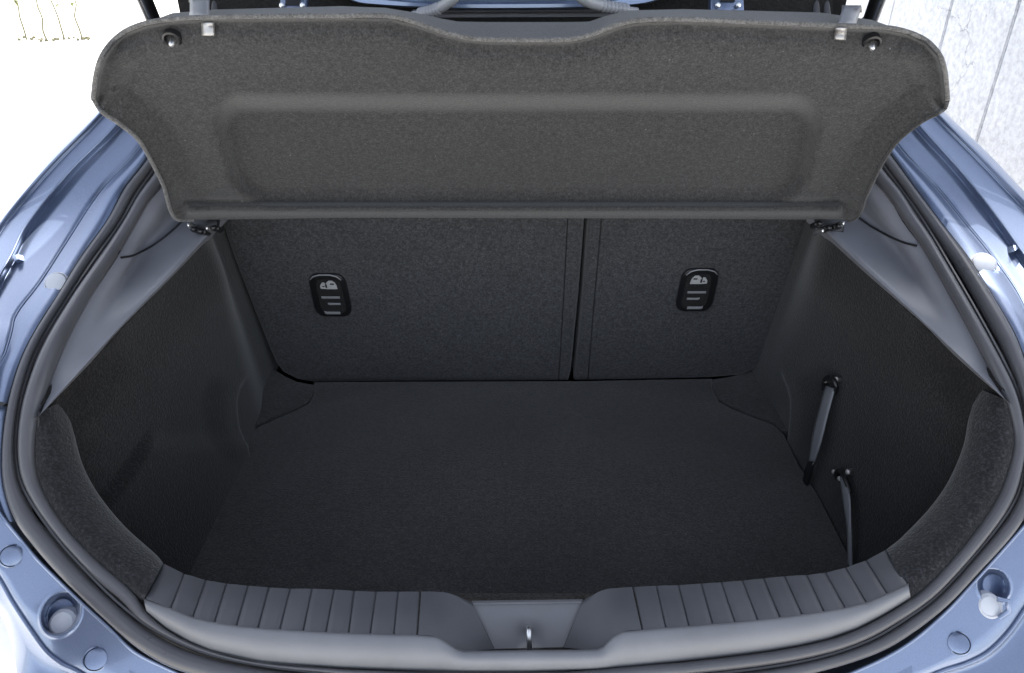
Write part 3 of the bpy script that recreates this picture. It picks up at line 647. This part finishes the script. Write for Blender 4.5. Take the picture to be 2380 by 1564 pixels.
for side, (u0, u1) in enumerate(((649, 711), (1652, 1731))):
    hg = prism("hinge", [DP(u0, 26, 1.06), DP(u1, 26, 1.06), DP(u1 - 3, -40, 1.06), DP(u0 + 3, -40, 1.06)], (0, 0.02, 0.0), M_PAINT, car, 0.003)
    c = (u0 + u1) / 2
    prism("hinge_slot", [DP(c - 17, 12 if side == 0 else 4, 1.0575), DP(c + 17, 12 if side == 0 else 4, 1.0575), DP(c + 17, -30, 1.0575), DP(c - 17, -30, 1.0575)], (0, 0.004, 0), M_BLACK, hg)
    for q in (-1, 1):
        lathe("hinge_bolt", [(0.0035, 0), (0.0035, 0.003), (0.002, 0.004), (0.0001, 0.004)], DP(c + q * 24, 12, 1.056), (0, -1, 0.2), M_STEEL, hg, 10)
def conduit(pts, flip):
    P = resample(pts, 60); R = np.array([0.0078 + (0.0012 * math.sin(i * 2.1) if 28 < i < 50 else 0.0) - (0.0028 if i > 50 else 0) for i in range(60)])
    tube("wiring_conduit", P, R, M_CONDUIT, car, 14)
conduit([DP(1075,-40,1.03), DP(1058,-8,1.03), DP(1035,10,1.04), DP(1012,22,1.05), DP(985,30,1.06), DP(960,34,1.075)], False)
conduit([DP(1330,-40,1.03), DP(1350,-8,1.03), DP(1373,6,1.04), DP(1405,14,1.05), DP(1440,20,1.06), DP(1480,26,1.075)], True)
for a, b in (((318,-50),(362,55)), ((2056,-50),(2016,60))):
    p = [DP(a[0] + (b[0]-a[0])*k, a[1] + (b[1]-a[1])*k, 0.99 - 0.10*(1-k)) for k in np.linspace(0, 1, 12)]
    st = tube("gas_strut", p, 0.0085, M_BLACK, car, 14)
    tube("strut_rod", [Vector(x) + Vector((0, -0.004, 0.0)) * 2 + Vector((0.004 if a[0] > 1000 else -0.004, 0, 0)) for x in p], 0.0035, M_CLIP, st, 8)

# --- shell of the car behind the opening (roof, sides, underbody) and the raised tailgate
st_ = []
for y, zt, wr, wb in ((1.34, 1.40, 0.46, 0.80), (1.6, 1.43, 0.49, 0.84), (2.3, 1.45, 0.53, 0.87), (2.9, 1.42, 0.52, 0.88), (3.5, 1.10, 0.60, 0.88), (3.8, 0.98, 0.66, 0.87), (4.5, 0.86, 0.62, 0.80), (4.65, 0.6, 0.5, 0.7)):
    h = [(wb - 0.03, 0.25), (wb, 0.5), (wb, 0.75), (wb - 0.05, 0.92), (wb - 0.05 - (wb - wr) * 0.5, 0.92 + (zt - 0.92) * 0.6), (wr, zt - 0.05 if zt > 1 else zt - 0.02), (wr - 0.1, zt), (0, zt + 0.02)]
    row = [(-x + CX, y, z) for x, z in h] + [(x + CX, y, z) for x, z in h[::-1][1:]]
    st_.append(row)
from_grid("body_shell", st_, M_PAINT, car, sharp=50)
box("underbody", -0.78, 0.80, 0.62, 4.5, 0.30, 0.42, M_BLACK, car, 0.02)
for s in (-1, 1):
    for y in (1.25, 3.85):
        wh = lathe("wheel", [(0.0001, 0.0), (0.2, 0.0), (0.215, 0.02), (0.30, 0.03), (0.325, 0.0), (0.325, -0.16), (0.30, -0.19), (0.0001, -0.19)], (CX + s * 0.84, y, 0.325), (s, 0, 0), M_BLACK, car, 32)
tg = []  # out of view; widened and carried over the roof to block the sun
for k, (y, z, wd) in enumerate(((1.47, 1.40, 0.60), (1.36, 1.425, 0.62), (1.20, 1.58, 0.72), (1.00, 1.78, 0.74), (0.86, 1.96, 0.66), (0.72, 2.12, 0.68), (0.62, 2.20, 0.68), (0.50, 2.20, 0.66), (0.34, 2.12, 0.62))):
    tg.append([(CX + wd * x, y, z + 0.05 * (1 - x * x)) for x in np.linspace(-1, 1, 15)])
from_grid("tailgate", tg, M_PAINT, car, thick=0.05)
tl = loft("tailgate_lining", [[Vector((p[0] * 0.86 + CX * 0.14, p[1], p[2] - 0.062)) for p in row] for row in tg[1:]], M_DARK, car, 20)

# ------------------------------------------------------------------ boot floor
fl_o = [(729,886),(729,912),(717,936),(678,956),(640,972),(600,990),(572,1010),(545,1079),(505,1146),(440,1278),(395,1372),(370,1420),(2030,1420),(2014,1370),(1968,1278),(1900,1146),(1857,1079),(1822,1006),(1798,985),(1748,967),(1703,949),(1671,931),(1657,900),(1655,878),(1340,884),(1000,885)]
prism("boot_floor", [ZP(u, v, Z0 + 0.006) for u, v in fl_o][::-1], (0, 0, -0.03), M_CARPET, None, 0.005)
tag(bpy.data.objects["boot_floor"], "flat black carpeted floor board lying in the boot behind the seats", "floor board")
box("floor_pan", -0.60, 0.62, 0.55, 1.36, 0.59, 0.612, M_BLACK, car)

# ------------------------------------------------------------------ rear seat backs
REC_A = 12.0
SN = Vector((0, -math.cos(rad(REC_A)), -math.sin(rad(REC_A)))); S0 = Vector((0, 1.276, 0.65))
def SPt(u, v, lift=0.0): return PP(u, v, S0 + SN * lift, SN)
def seat(outline, seam, label, handle, mirror):
    root = tag(empty("rear_seat", ZP(sum(p[0] for p in outline) / len(outline), 885, 0.65)), label, "seat", "folding rear seat backs")
    pts = [SPt(u, v) for u, v in outline]
    back = prism("backrest", pts, tuple(-SN * 0.07), M_SEAT, root, 0.012, 4, 50)
    tube("seam", [SPt(u, v, 0.0004) for u, v in resample([(a, b, 0) for a, b in seam], 20)[:, :2]], 0.0007, M_BLACK, root, 6)
    # release handle: cup, two bars, car pictogram
    cu, cv = handle
    def HP(x, y, l=0.0): return SPt(cu + (-x if mirror else x) + 0.0 + ((0.22 * y) if not mirror else (-0.22 * y)), cv + y, l)
    def rrect(x0, x1, y0, y1, r, l, n=5):
        out = []
        for (cx, cy, a0) in ((x1 - r, y0 + r, -90), (x1 - r, y1 - r, 0), (x0 + r, y1 - r, 90), (x0 + r, y0 + r, 180)):
            for k in range(n + 1):
                a = rad(a0 + 90 * k / n); out.append(HP(cx + r * math.cos(a), cy + r * math.sin(a), l))
        return out
    hd = prism("release_handle", rrect(-43, 43, -49, 49, 22, 0.006), tuple(-SN * 0.014), M_BLACK, root, 0.003, 3)
    # recessed cup (darker inset) and bars
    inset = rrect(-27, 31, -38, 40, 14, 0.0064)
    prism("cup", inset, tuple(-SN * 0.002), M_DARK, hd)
    def bar(x0, x1, y, h, bend=0.0, l=0.0075, name="bar"):
        prism(name, [HP(x0, y - h + bend, l), HP((x0 * .88 + x1 * .12), y - h, l), HP(x1, y - h, l), HP(x1, y + h, l), HP((x0 * .88 + x1 * .12), y + h, l), HP(x0, y + h + bend, l)], tuple(-SN * 0.004), M_BARS, hd, 0.0006, 2)
    bar(-21, 22, 4, 2.4); bar(-9, 20, 19, 2.2, -0.8); bar(-21, 15, 40, 2.8, -2.0); 
    tube("bezel", [HP(*p, 0.0072) for p in ((-38, -38), (-30, -45), (-14, -49), (10, -49), (24, -45), (34, -37))], 0.0013, M_BARS, hd, 8)
    # pictogram: seat back folding in a car outline
    ic = [(-20,-17),(-20,-24),(-14,-31),(-9,-31),(-8,-26),(-4,-31),(2,-35),(10,-35),(15,-31),(18,-25),(19,-16),(12,-16),(-4,-16)]
    prism("pictogram", [HP(x + 2, y, 0.0078) for x, y in (ic if not mirror else ic)], tuple(-SN * 0.001), M_PRINT, hd)
    for x0, x1, y0, y1 in ((-8, -4, -27, -19), (4, 13, -29, -26), (-15, -10, -23, -21)):
        prism("pictogram_window", [HP(x0 + 2, y0, 0.0083), HP(x1 + 2, y0, 0.0083), HP(x1 + 2, y1, 0.0083), HP(x0 + 2, y1, 0.0083)], tuple(-SN * 0.001), M_BLACK, hd)
    return root
seat([(500,470),(515,525),(540,600),(590,728),(625,815),(640,848),(655,868),(690,886),(730,893),(1000,890),(1322,889),(1327,870),(1345,690),(1359,512),(1362,470)],
     [(1321,480),(1319,518),(1310,690),(1299,871),(1298,885)], "wide dark grey cloth seat back on the left behind the boot", (767, 688), False)
seat([(1371,470),(1368,512),(1355,690),(1338,870),(1334,888),(1450,887),(1652,882),(1720,876),(1752,864),(1772,845),(1800,768),(1832,675),(1866,560),(1890,470)],
     [(1399,480),(1397,520),(1382,690),(1367,871),(1366,884)], "narrow dark grey cloth seat back on the right behind the boot", (1621, 676), True)

# ------------------------------------------------------------------ parcel shelf
SH_A = 58.0
shelf = tag(empty("parcel_shelf", (CX, 1.153, 1.037)), "raised dark grey felt parcel shelf tilted up across the boot opening", "parcel shelf")
E0 = Vector((0, 1.06, 1.0725)); EN = Vector((0, -math.sin(rad(SH_A)), -math.cos(rad(SH_A))))
TOP = [(216,229),(219,203),(224,169),(236,132),(260,98),(294,71),(338,54),(400,44),(508,39),(794,36),(906,37),(964,51),(1031,74),(1082,86),(1133,91),(1319,91),(1370,81),(1438,56),(1489,46),(1589,44),(1755,51),(1924,58),(2060,64),(2110,74),(2154,95),(2185,129),(2197,169),(2201,210),(2203,233)]
BOT = [(216,229),(236,259),(277,287),(322,325),(359,389),(383,440),(393,481),(404,503),(414,511),(433,511),(600,509),(794,506),(1190,507),(1589,508),(1850,510),(1955,510),(1976,514),(1998,499),(2009,467),(2029,423),(2053,376),(2087,328),(2141,284),(2195,254),(2203,233)]
tp = resample([(a, b, 0) for a, b in TOP], 900)[:, :2]; bt = resample([(a, b, 0) for a, b in BOT], 900)[:, :2]
tp = tp[np.argsort(tp[:, 0], kind='stable')]; bt = bt[np.argsort(bt[:, 0], kind='stable')]
NU, NV = 260, 110
th = np.linspace(0, math.pi, NU); uu = 216.2 + (2202.8 - 216.2) * (0.35 * (1 - np.cos(th)) / 2 + 0.65 * np.linspace(0, 1, NU))
Tv = np.interp(uu, tp[:, 0], tp[:, 1]); Bv = np.interp(uu, bt[:, 0], bt[:, 1])
UU = np.repeat(uu[:, None], NV, 1); WW = np.linspace(0, 1, NV)[None, :]; VV = Tv[:, None] + (Bv - Tv)[:, None] * WW
def pdist(U, V, line):
    d = np.full(U.shape, 1e9); L = np.array(line, float)
    for (x0, y0), (x1, y1) in zip(L[:-1], L[1:]):
        dx, dy = x1 - x0, y1 - y0; s = np.clip(((U - x0) * dx + (V - y0) * dy) / (dx * dx + dy * dy + 1e-9), 0, 1)
        d = np.minimum(d, np.hypot(U - x0 - s * dx, V - y0 - s * dy))
    return d
sideL = [p for p in TOP if p[0] < 262][::-1] + [p for p in BOT if p[0] < 415][1:]; sideR = [p for p in BOT if p[0] > 1975] + [p for p in TOP if p[0] > 2150][::-1][1:]
dT = pdist(UU, VV, TOP); dS = np.minimum(pdist(UU, VV, sideL), pdist(UU, VV, sideR))
H = -0.022 * (1 - sstep(0, 75, dT)) ** 1.3 + 0.042 * np.clip(1 - dS / 78.0, 0, 1) ** 1.15 * sstep(70, 150, VV)
H += 0.010 * np.exp(-((dT - 4) / 7.0) ** 2)
# raised plateau (rounded trapezoid)
def sd_trap(U, V):
    top, bot = 238, 462; f = (V - top) / (bot - top); xl = 500 + 62 * f; xr = 1905 - 52 * f; cx = (xl + xr) / 2; hw = (xr - xl) / 2
    qx = np.abs(U - cx) - hw + 70; qy = np.abs(V - (top + bot) / 2) - (bot - top) / 2 + 70
    return np.hypot(np.maximum(qx, 0), np.maximum(qy, 0)) + np.minimum(np.maximum(qx, qy), 0) - 70
sd = sd_trap(UU, VV)
H += -0.034 * (1 - sstep(-26, 26, sd))
H += -0.006 * np.exp(-((VV - 468) / 7.0) ** 2) * sstep(420, 470, UU) * (1 - sstep(1930, 1985, UU))     # groove above the rolled lower edge
H += 0.020 * np.exp(-((VV - 487) / 13.0) ** 2) * sstep(425, 440, UU) * (1 - sstep(1950, 1965, UU))
H += 0.006 * np.exp(-((dS - 52) / 9.0) ** 2) * sstep(230, 330, VV) * 0
# folded corner flaps at the widest points
for cx_, sg in ((250, 1), (2160, -1)):
    H += 0.008 * np.exp(-(((UU - cx_) * 0.8 + sg * (VV - 235) * 0.5) / 9.0) ** 2) * sstep(195, 215, VV) * (1 - sstep(275, 295, VV)) * (1 - sstep(60, 90, np.abs(UU - cx_)))
H += 0.0012 * np.sin(UU * 0.006 + 1) * np.sin(VV * 0.012)
G = np.empty((NU, NV, 3)); Gb = np.empty((NU, NV, 3))
for i in range(NU):
    for j in range(NV):
        d = ray(UU[i, j], VV[i, j]); t = (E0 - CAM).dot(EN) / d.dot(EN)
        G[i, j] = CAM + d * (t - H[i, j]); Gb[i, j] = CAM + d * (t - H[i, j] + 0.012)
panel = from_grid("panel", G, M_SHELF, shelf, sharp=80)
from_grid("backing", Gb, M_SHELF, shelf, sharp=80, flip=True)
# cut felt edge running round the rim
rim = np.vstack([G[:, 0], ]); edge_path = [tuple(x) for x in resample(rim, 300)]
tube("rim_edge", edge_path, 0.0027, M_EDGE, shelf, 8)
eb = [tuple(x) for x in resample(G[:40, -1], 60)]; tube("rim_edge", eb, 0.0026, M_EDGE, shelf, 8)
eb = [tuple(x) for x in resample(G[-40:, -1], 60)]; tube("rim_edge", eb, 0.0022, M_SHELF, shelf, 8)
# rear flange turned away from the viewer
T2 = [(352,48),(400,30),(500,22),(794,14),(896,18),(964,29),(1031,44),(1065,50),(1133,51),(1319,51),(1370,50),(1404,38),(1461,24),(1589,21),(1755,25),(1907,29),(2026,46),(2073,62)]
fu = np.linspace(345, 2090, 220); T2v = np.interp(fu, *np.array(T2).T); T1v = np.interp(fu, tp[:, 0], tp[:, 1])
Gf = []
for k in np.linspace(0, 1, 6):
    row = []
    for u, a_, b_ in zip(fu, T1v, T2v):
        d0 = ray(u, a_); i = np.argmin(np.abs(uu - u)); t0 = (E0 - CAM).dot(EN) / d0.dot(EN) - H[i, 0]
        v = a_ + (min(b_, a_ - 1) - a_) * k; row.append(tuple(CAM + ray(u, v) * (t0 + 0.004 + 0.085 * k)))
    Gf.append(row)
from_grid("rear_flange", Gf, M_SHELF, shelf, sharp=80)
def shelf_t(u, v):
    i = int(np.argmin(np.abs(uu - u))); j = int(np.argmin(np.abs(VV[i] - v))); d = ray(u, v)
    return (E0 - CAM).dot(EN) / d.dot(EN) - H[i, j]
def strip(name, quads, mat, thick, parent=shelf):
    """bent metal strip: quads of (uL, uR, v, t)"""
    G = [[tuple(DP(l + (r - l) * x, v, t - 0.003 * math.sin(x * math.pi))) for x in np.linspace(0, 1, 6)] for l, r, v, t in quads]
    return from_grid(name, G, mat, parent, thick=thick, sharp=50)
for s, hk, tb in ((-1, (441, 487), (469, 500, 57, 82)), (1, (1949, 1993), (1938, 1966, 71, 93))):
    tt = shelf_t((hk[0] + hk[1]) / 2, 60 if s < 0 else 75); v0 = 34 if s < 0 else 54; top = -12 if s < 0 else 12; lean = 0 if s < 0 else 8
    strip("hook_clip", [(hk[0] + lean, hk[1] + lean, top + 16, tt + 0.05), (hk[0] + lean, hk[1] + lean, top + 2, tt + 0.045), (hk[0] + lean, hk[1] + lean, top, tt + 0.03), (hk[0] + lean, hk[1] + lean, top + 4, tt + 0.012),
                        (hk[0] + lean * .7, hk[1] + lean * .7, top + 18, tt + 0.004), (hk[0], hk[1], v0 - 8, tt + 0.004), (hk[0] - 2, hk[1] - 3, v0 + 4, tt - 0.002)], M_CLIP, 0.002)
    t2 = shelf_t((tb[0] + tb[1]) / 2, tb[3]) - 0.004
    um = (tb[0] + tb[1]) / 2; dl = 3 if s > 0 else -2
    strip("clip_tab", [(tb[0] + dl * (1 - k), tb[1] + dl * (1 - k), tb[2] - 4 + (tb[3] - tb[2] + 4) * k, min(shelf_t(um - 14, tb[2] - 4 + (tb[3] - tb[2] + 4) * k), shelf_t(um + 14, tb[2] - 4 + (tb[3] - tb[2] + 4) * k)) - 0.004) for k in (0, .25, .5, .75, 1)], M_CLIP, 0.002)
for (u, v) in ((400, 92), (2026, 101)):
    t = shelf_t(u, v); p = DP(u, v, t - 0.001); n = EN
    hole = lathe("cord_stud", [(0.0105, -0.006), (0.0105, 0.001), (0.0085, 0.0018), (0.0075, 0.0005), (0.0075, -0.004), (0.0001, -0.004)], p, n, M_BLACK, shelf, 20)
    lathe("pin", [(0.0032, -0.004), (0.0032, 0.003), (0.0024, 0.0045), (0.0001, 0.005)], DP(u, v + 7, t - 0.001), n, M_STEEL, hole, 12)
# hinge pegs under the lower corners
for s, us in ((-1, ((441, 524), (452, 533), (468, 538), (484, 531), (499, 530))), (1, ((1903, 520), (1909, 537), (1925, 530), (1947, 526), (1957, 520)))):
    for k, (u, v) in enumerate(us):
        t = 1.115; big = k in (0, 3) if s < 0 else k in (1, 4)
        lathe("hinge_peg", [(0.0062, -0.02), (0.0062, 0.0), (0.004, 0.002), (0.003, 0.006), (0.0001, 0.007)], DP(u, v, t), (0, -0.85, 0.5), M_STEEL if big else M_BLACK, shelf, 10, 0.55 if big else 1.0, 0.75)
    prism("hinge_bracket", [DP(us[0][0] - 8, 500, 1.135), DP(us[-1][0] + 8, 500, 1.135), DP(us[-1][0] + 4, 541, 1.135), DP(us[0][0] + (6 if s < 0 else 0), 535, 1.135)], (0, 0.012, 0), M_BLACK, shelf, 0.002)

# ------------------------------------------------------------------ elastic straps on the right wall
def strap(left, right, lifts, studs, label, tip=None):
    a = resample([(u, v, l*1000) for (u, v), l in zip(left, lifts)], 28); b = resample([(u, v, l*1000) for (u, v), l in zip(right, lifts)], 28)
    root = tag(empty("elastic_strap", WP(*left[0], 1, 0.0)), label, "strap", "elastic straps on the right wall of the boot")
    G = []
    for p, q in zip(a, b):
        row = []
        for x in np.linspace(0, 1, 5):
            c = p + (q - p) * x; row.append(tuple(WP(c[0], c[1], 1, c[2] / 1000 + 0.0015 * math.sin(x * math.pi))))
        G.append(row)
    k = 28 if tip is None else tip
    from_grid("band", G[:k], M_STRAP, root, thick=0.0018, flip=True)
    if tip: from_grid("tip", G[k-1:], M_BLACK, root, thick=0.0025, flip=True)
    loop = [WP(u, v, 1, l) for u, v, l in studs['loop']]
    tube("loop", resample(loop, 30), 0.0036, M_BLACK, root, 8)
    for (u, v) in studs['pins']:
        lathe("stud", [(0.0058, -0.008), (0.0058, 0.004), (0.0045, 0.0065), (0.002, 0.007), (0.0001, 0.007)], WP(u, v, 1, 0.006), (-0.8, -0.5, 0.3), M_CLIP, root, 12, 0.8, 0.8)
strap([(1920,896),(1903,957),(1889,1013),(1880,1072),(1870,1110),(1859,1143)], [(1942,904),(1926,963),(1909,1031),(1895,1072),(1885,1110),(1873,1143)],
      [0.012, 0.020, 0.024, 0.022, 0.018, 0.010], dict(loop=[(1914,906,.008),(1916,886,.010),(1926,876,.014),(1938,884,.016),(1944,900,.014),(1940,915,.008)], pins=[(1922,884),(1948,881)]),
      "longer grey elastic strap hanging on the right wall, upper of two", 20)
strap([(1954,1110),(1960,1162),(1970,1227),(1973,1304),(1974,1330)], [(1958,1107),(1976,1149),(1979,1227),(1981,1304),(1982,1330)],
      [0.012, 0.018, 0.018, 0.012, 0.008], dict(loop=[(1946,1112,.006),(1943,1100,.010),(1950,1094,.012),(1962,1108,.016),(1976,1145,.014)], pins=[(1943,1096),(1956,1112),(1975,1096)]),
      "shorter twisted elastic strap on the right wall, close to the sill")
